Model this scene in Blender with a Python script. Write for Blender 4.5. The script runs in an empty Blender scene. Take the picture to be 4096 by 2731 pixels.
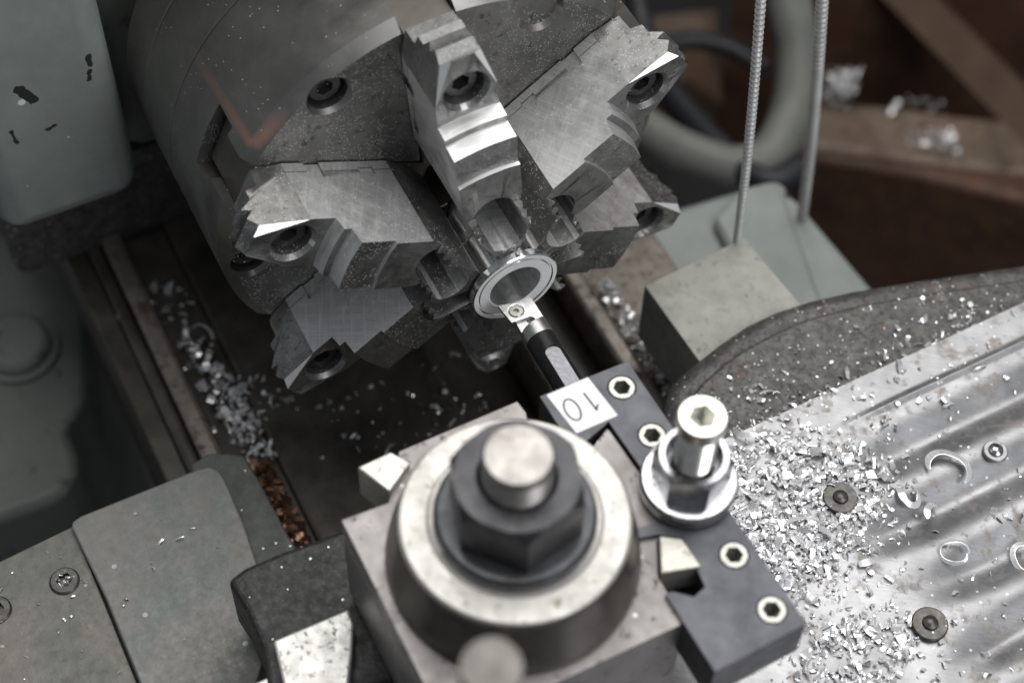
import bpy, bmesh, math, random
from mathutils import Vector, Matrix, noise as mnoise
random.seed(11)
SC = bpy.context.scene
COL = SC.collection
R_ = math.radians
rnd = random.uniform

# ---------------------------------------------------------------- materials
# all lengths below are millimetres; the whole scene is scaled to metres at the end
M = {}
def nt(name):
    m = bpy.data.materials.new(name); m.use_nodes = True
    t = m.node_tree; t.nodes.clear()
    out = t.nodes.new('ShaderNodeOutputMaterial')
    b = t.nodes.new('ShaderNodeBsdfPrincipled')
    t.links.new(b.outputs[0], out.inputs[0])
    M[name] = m
    return m, t, b
def coords(t, stretch=(1, 1, 1)):
    tc = t.nodes.new('ShaderNodeTexCoord')
    mp = t.nodes.new('ShaderNodeMapping')
    mp.inputs['Scale'].default_value = [1000 * s for s in stretch]
    oi = t.nodes.new('ShaderNodeObjectInfo')
    ad = t.nodes.new('ShaderNodeVectorMath'); ad.operation = 'MULTIPLY_ADD'
    ad.inputs[0].default_value = (37, 11, 23)
    t.links.new(tc.outputs['Object'], mp.inputs['Vector'])
    cb = t.nodes.new('ShaderNodeCombineXYZ')
    for i in range(3): t.links.new(oi.outputs['Random'], cb.inputs[i])
    t.links.new(cb.outputs[0], ad.inputs[1]); t.links.new(mp.outputs[0], ad.inputs[2])
    return ad.outputs[0]
def noise(t, vec, scale, detail=4, rough=.6):
    n = t.nodes.new('ShaderNodeTexNoise'); n.inputs['Scale'].default_value = scale
    n.inputs['Detail'].default_value = detail; n.inputs['Roughness'].default_value = rough
    t.links.new(vec, n.inputs['Vector']); return n.outputs['Fac']
def ramp(t, fac, stops):
    r = t.nodes.new('ShaderNodeValToRGB'); e = r.color_ramp.elements
    while len(e) < len(stops): e.new(.5)
    for i, (p, c) in enumerate(stops):
        e[i].position = p; e[i].color = (*c, 1) if isinstance(c, tuple) else (c, c, c, 1)
    t.links.new(fac, r.inputs[0]); return r.outputs[0]
def mix(t, fac, a, b):
    m = t.nodes.new('ShaderNodeMix'); m.data_type = 'RGBA'
    for s, v in ((0, fac), (6, a), (7, b)):
        if hasattr(v, 'is_linked') or hasattr(v, 'node'): t.links.new(v, m.inputs[s])
        elif s == 0: m.inputs[0].default_value = v
        else: m.inputs[s].default_value = (*v, 1) if isinstance(v, tuple) else (v, v, v, 1)
    return m.outputs[2]
def math_(t, op, a, b=0.0):
    m = t.nodes.new('ShaderNodeMath'); m.operation = op
    for i, v in enumerate((a, b)):
        if hasattr(v, 'node'): t.links.new(v, m.inputs[i])
        else: m.inputs[i].default_value = v
    return m.outputs[0]
def bump(t, b, h, strength, dist=.0003):
    n = t.nodes.new('ShaderNodeBump'); n.inputs['Strength'].default_value = strength
    n.inputs['Distance'].default_value = dist
    t.links.new(h, n.inputs['Height']); t.links.new(n.outputs[0], b.inputs['Normal'])
def specks(t, vec, scale, thr, stretch=None):
    v = t.nodes.new('ShaderNodeTexVoronoi'); v.inputs['Scale'].default_value = scale
    v.inputs['Randomness'].default_value = 1
    t.links.new(vec, v.inputs['Vector'])
    # only some cells carry a speck
    sep = t.nodes.new('ShaderNodeSeparateColor'); t.links.new(v.outputs['Color'], sep.inputs[0])
    a = math_(t, 'LESS_THAN', v.outputs['Distance'], thr * 1.15)
    return a, sep.outputs[0]

def metal(name, col, rough, metallic=1.0, var=.25, nscale=.12, grime=0.0, grimecol=(.02, .018, .015), speck=0.0, scratch=0.0,
          bumpy=.15, bscale=2.0, stretch=(1, 1, 1), speckscale=.9, rust=0.0, coat=0.0):
    m, t, b = nt(name)
    v = coords(t, stretch)
    n1 = noise(t, v, nscale, 5, .65)
    lo = tuple(c * (1 - var) for c in col); hi = tuple(min(1, c * (1 + var)) for c in col)
    c = ramp(t, n1, [(.3, lo), (.7, hi)])
    rr = ramp(t, noise(t, v, nscale * 2.3, 4), [(.3, rough * .75), (.7, min(1, rough * 1.3))])
    met = metallic
    if scratch:
        tc = t.nodes.new('ShaderNodeTexCoord'); tot = None
        for ang, sc_ in ((28, (50, 50, 1500)), (-52, (40, 40, 2300))):
            mp = t.nodes.new('ShaderNodeMapping'); mp.inputs['Rotation'].default_value = (R_(ang) if scratch < 0 else 0, R_(ang), R_(12))
            t.links.new(tc.outputs['Object'], mp.inputs['Vector'])
            mp2 = t.nodes.new('ShaderNodeMapping'); mp2.inputs['Scale'].default_value = sc_
            t.links.new(mp.outputs[0], mp2.inputs['Vector'])
            q = ramp(t, noise(t, mp2.outputs[0], 1.0, 2), [(.42, 0.0), (.66, 1.0)])
            tot = q if tot is None else math_(t, 'MAXIMUM', tot, q)
        c = mix(t, abs(scratch), c, mix(t, tot, tuple(x * (1 - 1.5 * var) for x in col), tuple(min(1, x * 1.55) for x in col)))
    if grime:
        g = ramp(t, noise(t, v, nscale * 3.7, 6, .7), [(.62 - grime * .4, 0.0), (.72 - grime * .3, 1.0)])
        c = mix(t, math_(t, 'MULTIPLY', g, .8), c, grimecol)
        rr2 = math_(t, 'ADD', rr, math_(t, 'MULTIPLY', g, .15)); rr = rr2
        met = math_(t, 'SUBTRACT', metallic, math_(t, 'MULTIPLY', g, metallic * .6))
    if rust:
        g = ramp(t, noise(t, v, .09, 6, .75), [(.62 - rust * .35, 0.0), (.75 - rust * .3, 1.0)])
        c = mix(t, g, c, (.12, .05, .025))
    if speck:
        a, rc = specks(t, v, speckscale, .3)
        cl_ = ramp(t, noise(t, v, .07, 3, .6), [(.40, 0.0), (.62, 1.0)])
        sel = math_(t, 'MULTIPLY', a, math_(t, 'GREATER_THAN', rc, math_(t, 'SUBTRACT', 1.0, math_(t, 'MULTIPLY', cl_, speck))))
        c = mix(t, sel, c, (.75, .75, .76))
        rr = mix(t, sel, rr, .22)
    if speck: met = math_(t, 'MULTIPLY', met, math_(t, 'SUBTRACT', 1.0, math_(t, 'MULTIPLY', sel, .75)))
    t.links.new(c, b.inputs['Base Color']); t.links.new(rr, b.inputs['Roughness'])
    if hasattr(met, 'node'): t.links.new(met, b.inputs['Metallic'])
    else: b.inputs['Metallic'].default_value = met
    if coat: b.inputs['Coat Weight'].default_value = coat; b.inputs['Coat Roughness'].default_value = .2
    h = noise(t, v, bscale, 4, .6)
    if speck: h = math_(t, 'ADD', h, math_(t, 'MULTIPLY', sel, 1.5))
    bump(t, b, h, bumpy)
    return m

metal('chuck_steel', (.24, .232, .22), .36, .9, .2, .03, speck=.02, speckscale=1.6, bumpy=.06)
metal('jaw_steel', (.28, .278, .27), .38, .85, .3, .12, grime=.14, speck=.26, speckscale=1.9, bumpy=.16)
metal('jaw_ground', (.60, .60, .595), .38, .75, .10, .08, speck=.2, speckscale=1.9, scratch=.42, bumpy=.08)
metal('jaw_bright', (.86, .86, .86), .35, .5, .04, .2, bumpy=.03)
metal('chuck_face', (.22, .215, .205), .40, .85, .25, .05, grime=.14, speck=.4, speckscale=1.9, bumpy=.1)
metal('socket_steel', (.10, .10, .10), .42, .85, .3, .3, grime=.2, speck=.1, speckscale=1.1)
metal('bright_turned', (.86, .86, .87), .12, 1, .05, .1, bumpy=.03)
metal('face_turned', (.90, .90, .89), .45, .1, .04, .2, bumpy=.04)
metal('bore_polish', (.97, .97, .97), .22, .93, .04, .2, bumpy=.03)
metal('step_green', (.07, .08, .07), .55, 0, .3, .1, grime=.3, grimecol=(.12, .11, .10), speck=.05, speckscale=.6, bumpy=.4)
metal('insert_steel', (.55, .55, .54), .22, .9, .2, .5)
metal('bar_silver', (.48, .48, .47), .34, .95, .12, .3, bumpy=.12, bscale=3)
metal('bar_black', (.016, .015, .016), .32, 0, .3, .2, bumpy=.03)
M['bar_black'].node_tree.nodes['Principled BSDF'].inputs['Specular IOR Level'].default_value = .22
metal('bar_flat', (.20, .20, .215), .4, .9, .15, .4, scratch=-.2)
metal('holder_black', (.070, .072, .082), .36, .55, .35, .06, grime=.12, grimecol=(.13, .13, .14), bumpy=.06)
metal('screw_zinc', (.36, .36, .33), .28, .9, .2, .4, grime=.12, speck=.1, speckscale=1)
metal('stud_nickel', (.74, .73, .68), .2, 1, .1, .3)
metal('nut_chrome', (.46, .46, .48), .16, 1, .25, .2, grime=.12, grimecol=(.2, .12, .07))
metal('post_brown', (.255, .238, .232), .42, .6, .2, .05, grime=.1, speck=.02, speckscale=.5, bumpy=.12)
metal('cone_dark', (.15, .138, .122), .36, .85, .15, .05, bumpy=.05)
metal('ring_pale', (.52, .505, .475), .42, .5, .16, .07, grime=.14, grimecol=(.3, .24, .18), bumpy=.08)
metal('nut_black', (.05, .05, .055), .34, .6, .3, .1, grime=.1, grimecol=(.12, .10, .08), bumpy=.1)
metal('washer_black', (.055, .057, .062), .3, .6, .3, .12, speck=.02, speckscale=.6)
metal('stud_steel', (.30, .285, .27), .34, .85, .3, .12, rust=.06, bumpy=.1)
metal('clamp_steel', (.55, .53, .48), .38, .8, .18, .12, grime=.08, grimecol=(.2, .14, .09))
metal('lever_steel', (.13, .122, .115), .42, .9, .15, .06)
metal('rail_steel', (.16, .14, .12), .38, .7, .3, .06, grime=.2, speck=.02, speckscale=.4)
metal('rail_pale', (.30, .27, .24), .42, .6, .25, .05, grime=.25, rust=.15)
metal('bed_oily', (.075, .068, .058), .36, .2, .5, .05, grime=.15, grimecol=(.05, .035, .02), speck=.012, speckscale=.35, coat=.15)
metal('cast_dark', (.10, .096, .09), .5, .25, .5, .16, grime=.3, rust=.06, speck=.10, speckscale=.9, bumpy=.7, bscale=.9)
metal('slide_black', (.022, .022, .022), .5, .3, .5, .15, grime=.2, grimecol=(.09, .085, .08), speck=.03, speckscale=.7, bumpy=.5, bscale=.9)
metal('bright_worn', (.66, .65, .62), .45, .55, .15, .1, grime=.16, grimecol=(.09, .08, .075), bumpy=.45, bscale=.8)
metal('plate_worn', (.165, .172, .162), .5, .15, .34, .16, grime=.12, grimecol=(.10, .09, .078), speck=.012, speckscale=.35, bumpy=.25, bscale=.8)
metal('plate_grey', (.17, .162, .145), .55, .15, .3, .1, grime=.25, grimecol=(.085, .07, .055), rust=.05, speck=.03, speckscale=.4, bumpy=.45, bscale=.8)
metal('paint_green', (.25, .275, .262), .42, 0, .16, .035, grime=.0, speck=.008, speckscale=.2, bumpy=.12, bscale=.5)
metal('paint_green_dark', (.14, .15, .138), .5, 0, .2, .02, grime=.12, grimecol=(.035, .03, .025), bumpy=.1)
metal('way_grey', (.31, .31, .275), .5, .1, .16, .08, grime=.13, grimecol=(.17, .15, .12), speck=.012, speckscale=.35, bumpy=.2, bscale=.8)
metal('cover_steel', (.29, .29, .298), .36, .8, .2, .035, grime=.22, grimecol=(.20, .175, .15), speck=.05, speckscale=.7, scratch=-.15, bumpy=.2)
metal('washer_dark', (.10, .095, .09), .4, .8, .3, .3, speck=.05)
metal('chip_metal', (.90, .90, .91), .25, .6, .06, .3, bumpy=.1)
metal('chip_copper', (.24, .14, .095), .35, .9, .4, .3)
metal('cord_grey', (.46, .46, .45), .45, .4, .15, .2)
metal('hose_grey', (.17, .175, .155), .5, 0, .12, .02, bumpy=.05)
metal('rusty_sheet', (.075, .038, .024), .6, .1, .5, .02, rust=.4, bumpy=.2, bscale=.2)
metal('tray_top', (.18, .135, .10), .5, .2, .4, .02, grime=.2, rust=.25, bumpy=.2, bscale=.2)
metal('timber', (.10, .062, .04), .6, 0, .3, .02, bumpy=.2)
metal('floor_dark', (.012, .011, .010), .7, 0, .5, .01)
metal('cable_black', (.015, .016, .02), .5, 0, .2, .05)
m, t, b = nt('paper'); b.inputs['Base Color'].default_value = (.86, .87, .88, 1); b.inputs['Roughness'].default_value = .45
v = coords(t); t.links.new(mix(t, ramp(t, noise(t, v, .18, 5, .7), [(.52, 0.0), (.75, .45)]), (.86, .87, .88), (.55, .53, .49)), b.inputs['Base Color'])
m, t, b = nt('ink'); b.inputs['Base Color'].default_value = (.03, .03, .035, 1); b.inputs['Roughness'].default_value = .5
for nm_, ca_, cb2_ in (('plate_worn', (.195, .187, .172), (.155, .175, .166)), ('plate_grey', (.19, .18, .158), (.14, .145, .13))):
    m = M[nm_]; t = m.node_tree; b = [n for n in t.nodes if n.type == 'BSDF_PRINCIPLED'][0]
    src = b.inputs['Base Color'].links[0].from_socket; v = coords(t)
    z_ = mix(t, ramp(t, noise(t, v, .028, 5, .62), [(.44, 0.0), (.54, 1.0)]), ca_, cb2_)
    t.links.new(mix(t, .7, src, z_), b.inputs['Base Color'])
# painted headstock: a few chips where the paint has come off
m = M['paint_green']; t = m.node_tree
b = [n for n in t.nodes if n.type == 'BSDF_PRINCIPLED'][0]
src = b.inputs['Base Color'].links[0].from_socket
v = coords(t, (1, 1, .45))
ch = ramp(t, noise(t, v, .055, 3, .45), [(.70, 0.0), (.715, 1.0)])
t.links.new(mix(t, ch, src, (.035, .038, .04)), b.inputs['Base Color'])
CHIPS = [((-.140, -.1243, 0.000), (0, .003, .001), .0012), ((-.140, -.1032, .0290), (0, 0, -.004), .0016), ((-.140, -.1302, .0245), (0, .004, -.007), .0026), ((-.140, -.1363, -.0018), (0, -.001, .007), .0009), ((-.140, -.1050, .0180), (0, .001, .004), .0012)]
# turned workpiece and chuck barrel: fine circumferential lines along x
def turned(name, freq, amount):
    m = M[name]; t = m.node_tree
    b = [n for n in t.nodes if n.type == 'BSDF_PRINCIPLED'][0]
    tc = t.nodes.new('ShaderNodeTexCoord'); mp = t.nodes.new('ShaderNodeMapping')
    mp.inputs['Scale'].default_value = (freq * 1000, 12, 12)
    t.links.new(tc.outputs['Object'], mp.inputs['Vector'])
    n = noise(t, mp.outputs[0], 1, 3)
    bump(t, b, n, amount, .0002)
turned('bore_polish', 1.6, .2)
def aniso(name, axis, amt):
    m = M[name]; t = m.node_tree; b = [n for n in t.nodes if n.type == 'BSDF_PRINCIPLED'][0]
    tn = t.nodes.new('ShaderNodeTangent'); tn.direction_type = 'RADIAL'; tn.axis = axis
    b.inputs['Anisotropic'].default_value = amt; t.links.new(tn.outputs[0], b.inputs['Tangent'])
for n_, a_, k_ in (('bore_polish', 'X', .85), ('face_turned', 'X', .8), ('bright_turned', 'X', .6), ('chuck_steel', 'X', .6)):
    aniso(n_, a_, k_)
M['bore_polish'].node_tree.nodes['Principled BSDF'].inputs['Anisotropic Rotation'].default_value = .25
turned('bright_turned', 1.6, .12)
turned('chuck_steel', .9, .10)

def near_seg(t, pos, a, d, width):
    # 1 inside a soft band round the segment a..a+d (metres, object space)
    L2 = sum(k * k for k in d)
    def vm(op, x, y=None):
        n = t.nodes.new('ShaderNodeVectorMath'); n.operation = op
        for i, q in enumerate((x, y)):
            if q is None: continue
            if hasattr(q, 'node'): t.links.new(q, n.inputs[i])
            else: n.inputs[i].default_value = q
        return n
    ap = vm('SUBTRACT', pos, a).outputs[0]
    tt = math_(t, 'DIVIDE', vm('DOT_PRODUCT', ap, d).outputs['Value'], L2)
    cl = t.nodes.new('ShaderNodeClamp'); t.links.new(tt, cl.inputs[0])
    sc = vm('SCALE', d); t.links.new(cl.outputs[0], sc.inputs['Scale'])
    di = vm('LENGTH', vm('SUBTRACT', ap, sc.outputs[0]).outputs[0]).outputs['Value']
    return ramp(t, math_(t, 'DIVIDE', di, width), [(.25, 1.0), (1.0, 0.0)]), cl.outputs[0]
m = M['paint_green']; t = m.node_tree
b = [n for n in t.nodes if n.type == 'BSDF_PRINCIPLED'][0]
pos = t.nodes.new('ShaderNodeTexCoord').outputs['Object']
col = b.inputs['Base Color'].links[0].from_socket
wob = t.nodes.new('ShaderNodeVectorMath'); wob.operation = 'MULTIPLY_ADD'; wob.inputs[1].default_value = (.002, .002, .002)
nz = t.nodes.new('ShaderNodeTexNoise'); nz.inputs['Scale'].default_value = 500; t.links.new(pos, nz.inputs['Vector'])
t.links.new(nz.outputs['Color'], wob.inputs[0]); t.links.new(pos, wob.inputs[2])
for a_, d_, w_ in CHIPS:
    f_, _u = near_seg(t, wob.outputs[0], tuple(k + .001 for k in a_), d_, w_)
    col = mix(t, math_(t, 'GREATER_THAN', f_, .3), col, (.03, .03, .032))
t.links.new(col, b.inputs['Base Color'])
m = M['chuck_steel']; t = m.node_tree  # copper-tinted reflection painted into the chuck's base colour as two fading streaks
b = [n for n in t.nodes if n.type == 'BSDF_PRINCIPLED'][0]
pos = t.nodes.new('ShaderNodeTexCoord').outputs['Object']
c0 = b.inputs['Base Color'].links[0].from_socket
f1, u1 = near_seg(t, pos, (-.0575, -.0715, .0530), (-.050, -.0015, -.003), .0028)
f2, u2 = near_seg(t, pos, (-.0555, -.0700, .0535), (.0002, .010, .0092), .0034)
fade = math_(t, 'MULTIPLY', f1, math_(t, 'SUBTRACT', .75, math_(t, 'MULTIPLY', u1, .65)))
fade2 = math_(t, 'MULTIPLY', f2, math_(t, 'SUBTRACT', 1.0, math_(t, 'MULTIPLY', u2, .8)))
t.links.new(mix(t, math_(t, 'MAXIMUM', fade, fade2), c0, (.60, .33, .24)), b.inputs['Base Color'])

# ---------------------------------------------------------------- mesh helpers
def newbm(): return bmesh.new()
AX = {'z': lambda u, v, w: (u, v, w), 'x': lambda u, v, w: (w, u, v), 'y': lambda u, v, w: (u, w, v)}
def prism(poly, w0, w1, ax='z', bm=None):
    bm = bm or newbm(); f = AX[ax]
    a = [bm.verts.new(f(u, v, w0)) for u, v in poly]; c = [bm.verts.new(f(u, v, w1)) for u, v in poly]
    bm.faces.new(a[::-1]); bm.faces.new(c)
    n = len(poly)
    for i in range(n): bm.faces.new((a[i], a[(i + 1) % n], c[(i + 1) % n], c[i]))
    bmesh.ops.recalc_face_normals(bm, faces=bm.faces[:])
    return bm
def box(x0, x1, y0, y1, z0, z1, bm=None):
    return prism([(x0, y0), (x1, y0), (x1, y1), (x0, y1)], z0, z1, 'z', bm)
def circ(r, n=48, cx=0, cy=0, a0=0): return [(cx + r * math.cos(a0 + 2 * math.pi * i / n), cy + r * math.sin(a0 + 2 * math.pi * i / n)) for i in range(n)]
def cyl(r, w0, w1, ax='z', c=(0, 0), n=48, bm=None): return prism(circ(r, n, *c), w0, w1, ax, bm)
def hexa(r, w0, w1, ax='z', c=(0, 0), a0=0, bm=None): return prism(circ(r, 6, *c, a0), w0, w1, ax, bm)
def lathe(prof, ax='z', n=96, c=(0, 0), closed=False, bm=None):
    """prof: (radius, height) points; closed=True for a ring section"""
    bm = bm or newbm(); f = AX[ax]; rings = []
    for r, h in prof:
        if r < 1e-6: rings.append([bm.verts.new(f(c[0], c[1], h))] * n)
        else: rings.append([bm.verts.new(f(c[0] + r * math.cos(2 * math.pi * i / n), c[1] + r * math.sin(2 * math.pi * i / n), h)) for i in range(n)])
    m = len(prof)
    for k in range(m if closed else m - 1):
        A, B = rings[k], rings[(k + 1) % m]
        for i in range(n):
            j = (i + 1) % n
            vs = [A[i], A[j], B[j], B[i]]; u = []
            for q in vs:
                if q not in u: u.append(q)
            if len(u) > 2: bm.faces.new(u)
    bmesh.ops.recalc_face_normals(bm, faces=bm.faces[:])
    return bm
def sector(prof, a0, a1, n=24):
    """solid swept about the x axis: prof = (radius, x); angle measured from +z"""
    bm = newbm(); rings = []
    for i in range(n + 1):
        a = a0 + (a1 - a0) * i / n
        rings.append([bm.verts.new((x, r * math.sin(a), r * math.cos(a))) for r, x in prof])
    for i in range(n):
        for k in range(len(prof)):
            l = (k + 1) % len(prof); bm.faces.new((rings[i][k], rings[i][l], rings[i + 1][l], rings[i + 1][k]))
    bm.faces.new(rings[0]); bm.faces.new(rings[-1][::-1])
    bmesh.ops.recalc_face_normals(bm, faces=bm.faces[:])
    return bm
def hull(pts):
    bm = newbm(); [bm.verts.new(p) for p in pts]
    bmesh.ops.convex_hull(bm, input=bm.verts[:]); bmesh.ops.recalc_face_normals(bm, faces=bm.faces[:]); return bm
def tube(path, r, n=12, bm=None, cap=True):
    bm = bm or newbm(); P = [Vector(p) for p in path]; rings = []
    up = Vector((0, 0, 1)); last = None
    for i, p in enumerate(P):
        d = (P[min(i + 1, len(P) - 1)] - P[max(i - 1, 0)]).normalized()
        if last is None:
            s = d.cross(up if abs(d.z) < .9 else Vector((1, 0, 0))).normalized()
        else: s = (last - d * last.dot(d)).normalized()
        last = s; q = d.cross(s)
        rr = r[i] if isinstance(r, (list, tuple)) else r
        rings.append([bm.verts.new(p + (s * math.cos(2 * math.pi * k / n) + q * math.sin(2 * math.pi * k / n)) * rr) for k in range(n)])
    for a, b_ in zip(rings, rings[1:]):
        for k in range(n): bm.faces.new((a[k], a[(k + 1) % n], b_[(k + 1) % n], b_[k]))
    if cap: bm.faces.new(rings[0][::-1]); bm.faces.new(rings[-1])
    bmesh.ops.recalc_face_normals(bm, faces=bm.faces[:])
    return bm
def spline(pts, n=10):
    out = []; P = [Vector(p) for p in pts]
    for i in range(len(P) - 1):
        p0, p1, p2, p3 = P[max(i - 1, 0)], P[i], P[i + 1], P[min(i + 2, len(P) - 1)]
        for k in range(n):
            t = k / n
            out.append(.5 * ((2 * p1) + (p2 - p0) * t + (2 * p0 - 5 * p1 + 4 * p2 - p3) * t * t + (3 * p1 - p0 - 3 * p2 + p3) * t ** 3))
    out.append(P[-1]); return out

def obj(name, bm, mat, parent=None, loc=(0, 0, 0), rot=(0, 0, 0)):
    me = bpy.data.meshes.new(name); bm.to_mesh(me); bm.free()
    o = bpy.data.objects.new(name, me); COL.objects.link(o)
    if mat: me.materials.append(M[mat])
    o.parent = parent; o.location = loc; o.rotation_euler = rot
    return o
def bake(o):
    dg = bpy.context.evaluated_depsgraph_get(); dg.update()
    me = bpy.data.meshes.new_from_object(o.evaluated_get(dg))
    old = o.data; o.modifiers.clear(); o.data = me; bpy.data.meshes.remove(old); me.name = o.name
def cut(o, cutters, op='DIFFERENCE'):
    """boolean in the object's own space"""
    par, loc, rot = o.parent, o.location.copy(), o.rotation_euler.copy()
    o.parent = None; o.location = (0, 0, 0); o.rotation_euler = (0, 0, 0)
    tmp = []
    for c in cutters:
        k = obj('cutter', c, None); tmp.append(k)
        m = o.modifiers.new('b', 'BOOLEAN'); m.object = k; m.operation = op; m.solver = 'EXACT'
    bake(o)
    for k in tmp:
        me = k.data; bpy.data.objects.remove(k); bpy.data.meshes.remove(me)
    o.parent = par; o.location = loc; o.rotation_euler = rot
    return o
def bev(o, w, seg=2, ang=35):
    m = o.modifiers.new('v', 'BEVEL'); m.width = w; m.segments = seg; m.limit_method = 'ANGLE'; m.angle_limit = R_(ang)
    m.use_clamp_overlap = True; m.miter_outer = 'MITER_ARC'
    bake(o); return o
def smooth(o, ang=32, wn=True):
    bm = newbm(); bm.from_mesh(o.data)
    for e in bm.edges:
        e.smooth = not (len(e.link_faces) != 2 or e.calc_face_angle(0) > R_(ang))
    for f in bm.faces: f.smooth = True
    bm.to_mesh(o.data); bm.free()
    if wn:
        m = o.modifiers.new('w', 'WEIGHTED_NORMAL'); m.keep_sharp = True; m.weight = 80; bake(o)
    return o
def empty(name, label, cat, group=None, loc=(0, 0, 0), rot=(0, 0, 0)):
    o = bpy.data.objects.new(name, None); COL.objects.link(o); o.location = loc; o.rotation_euler = rot
    o.empty_display_size = 5
    tag(o, label, cat, group); return o
def tag(o, label=None, cat=None, group=None, kind=None):
    for k, v in (('label', label), ('category', cat), ('group', group), ('kind', kind)):
        if v: o[k] = v
    return o

# ---------------------------------------------------------------- camera (fitted to the photograph) and pixel -> plane helper
CR = ((0.44929085851251616, 0.8930498176676682, 0.024489745217758985),
      (-0.745110970719788, 0.35945769892925683, 0.5617827017570931),
      (0.49289691190968254, -0.27065141020180983, 0.8269222746943453))
CAM = Vector((315.6675716719367, -173.86108477214722, 496.02978846598455))
FOC = 61.2825 / 36 * 2352
ROT = Matrix(CR).transposed()
def ray(px, py): return ROT @ Vector(((px - 1176) / FOC, -(py - 784) / FOC, -1))
def atz(px, py, z): d = ray(px, py); return CAM + d * ((z - CAM.z) / d.z)
def atzp(pts, z): return [tuple(atz(px, py, z)[:2]) for px, py in pts]
def aty(px, py, y): d = ray(px, py); return CAM + d * ((y - CAM.y) / d.y)
def atx(px, py, x): d = ray(px, py); return CAM + d * ((x - CAM.x) / d.x)

# ================================================================ CHUCK
chuck = empty('lathe_chuck', 'big six-jaw steel lathe chuck with stepped serrated jaws', 'lathe chuck', loc=(0, 0, 0))
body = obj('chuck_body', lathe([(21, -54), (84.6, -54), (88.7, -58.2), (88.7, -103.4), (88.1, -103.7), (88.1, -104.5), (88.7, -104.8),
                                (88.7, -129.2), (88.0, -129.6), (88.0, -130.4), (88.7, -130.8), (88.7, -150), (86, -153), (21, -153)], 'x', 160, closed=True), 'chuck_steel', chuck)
JA = [(90 + 60 * k + 4.75) for k in range(6)]
def rotx(bm, deg, pre=None):
    bmesh.ops.rotate(bm, verts=bm.verts[:], cent=(0, 0, 0), matrix=Matrix.Rotation(R_(deg), 3, 'X')); return bm
cs = []
for a in JA:
    cs.append(rotx(prism([(-9.9, 5), (9.9, 5), (9.9, 100), (-9.9, 100)], -80, -50, 'x'), a - 90))
    cs.append(rotx(prism([(-15, 30), (15, 30), (13.5, 100), (-13.5, 100)], -80.5, -69, 'x'), a - 90))
    sa = a + 30 - 1.3
    c = (78.5 * math.cos(R_(sa)), 78.5 * math.sin(R_(sa)))
    cs.append(cyl(7.2, -64, -50, 'x', c, 40))
    cs.append(lathe([(0, -56.2), (7.0, -56.2), (8.9, -53.0), (8.9, -50), (0, -50)], 'x', 40, c))
cut(body, cs); smooth(body, 30)
body.data.materials.append(M['chuck_face'])
for p in body.data.polygons:
    if p.normal.x > .9: p.material_index = 1
def cap_screw(r, h, ax, parent, loc=(0, 0, 0), rot=(0, 0, 0), mat='socket_steel', name='cap_screw', hx=.52):
    o = obj(name, lathe([(0, 0), (r, 0), (r, h - r * .12), (r * .88, h), (0, h)], ax, 40), mat, parent, loc, rot)
    cut(o, [hexa(r * hx, h * .35, h + 2, ax, (0, 0), .3)]); return smooth(o)
s0 = None
for a in JA:
    sa = a + 30 - 1.3
    loc = (-63.8, 78.5 * math.cos(R_(sa)), 78.5 * math.sin(R_(sa)))
    if s0 is None: s0 = cap_screw(6.3, 5.5, 'x', chuck, loc, name='face_screw')
    else:
        o = s0.copy(); COL.objects.link(o); o.location = loc; o.rotation_euler.x = a
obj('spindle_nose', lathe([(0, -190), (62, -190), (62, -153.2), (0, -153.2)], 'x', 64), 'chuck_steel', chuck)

# ---- one jaw in its own space: x axial, y across, z radial
jaw = obj('jaw', prism([(-53.4, 12.3), (2, 12.3), (2, 92), (-22.5, 93.0), (-26.2, 94.6), (-29.4, 91.9), (-33, 94.7), (-36.2, 91.7),
                        (-37.2, 95), (-40.8, 90.7), (-44.8, 90.6), (-46, 86.5), (-53.4, 86)], -12.5, 12.5, 'y'), 'jaw_steel', chuck)
cut(jaw, [prism([(1.6, 12.4), (5, 16.5), (9.5, 27), (11.3, 33), (11.3, 75), (6.0, 97), (-6.0, 97), (-11.3, 75), (-11.3, 33), (-9.5, 27), (-5, 16.5), (-1.6, 12.4)], -60, 6, 'x')], 'INTERSECT')
front = [(9, -4.3), (28.2, -4.3), (30.7, -5.4), (29.0, -7.6), (31.1, -8.7), (29.3, -10.8), (31.3, -12.0), (30.2, -13.8), (48.7, -13.9), (49.0, -15.2), (61.9, -15.2), (62.9, -21.8), (65.5, -21.8), (66.6, -27), (112, -27), (112, 9), (9, 9)]
cc = [sector(front, R_(-50), R_(50), 32)]
cc.append(cyl(8.1, -40, 9, 'x', (0, 26.6), 48))
cc.append(cyl(7.4, -38, -20, 'x', (0, 77.6), 48))
cc.append(lathe([(0, -29.0), (7.3, -29.0), (8.9, -26.6), (8.9, -20), (0, -20)], 'x', 48, (0, 77.6)))
for s in (1, -1):
    cc.append(hull([(-26.9, s * 11.32, 74.6), (-29.9, s * 6.4, 96), (-26.9, s * 3.2, 96), (-25, s * 3.2, 96), (-25, s * 12.5, 74.6), (-29.9, s * 9.5, 96), (-25, s * 12.5, 96)]))
    cc.append(box(-49.4, -48.9, *sorted((s * 10.9, s * 14)), 30, 95))                     # parting line of the two-piece jaw
    cc.append(box(-53.6, -46.4, *sorted((s * 10.3, s * 14)), 60.5, 66.5))                  # key slot
    cc.append(box(-50.6, -47.2, *sorted((s * 10.3, s * 14)), 40, 46))
cut(jaw, cc)
bev(jaw, .25, 2, 12); smooth(jaw, 9.5)
for n_ in ('jaw_ground', 'jaw_bright'): jaw.data.materials.append(M[n_])
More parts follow.
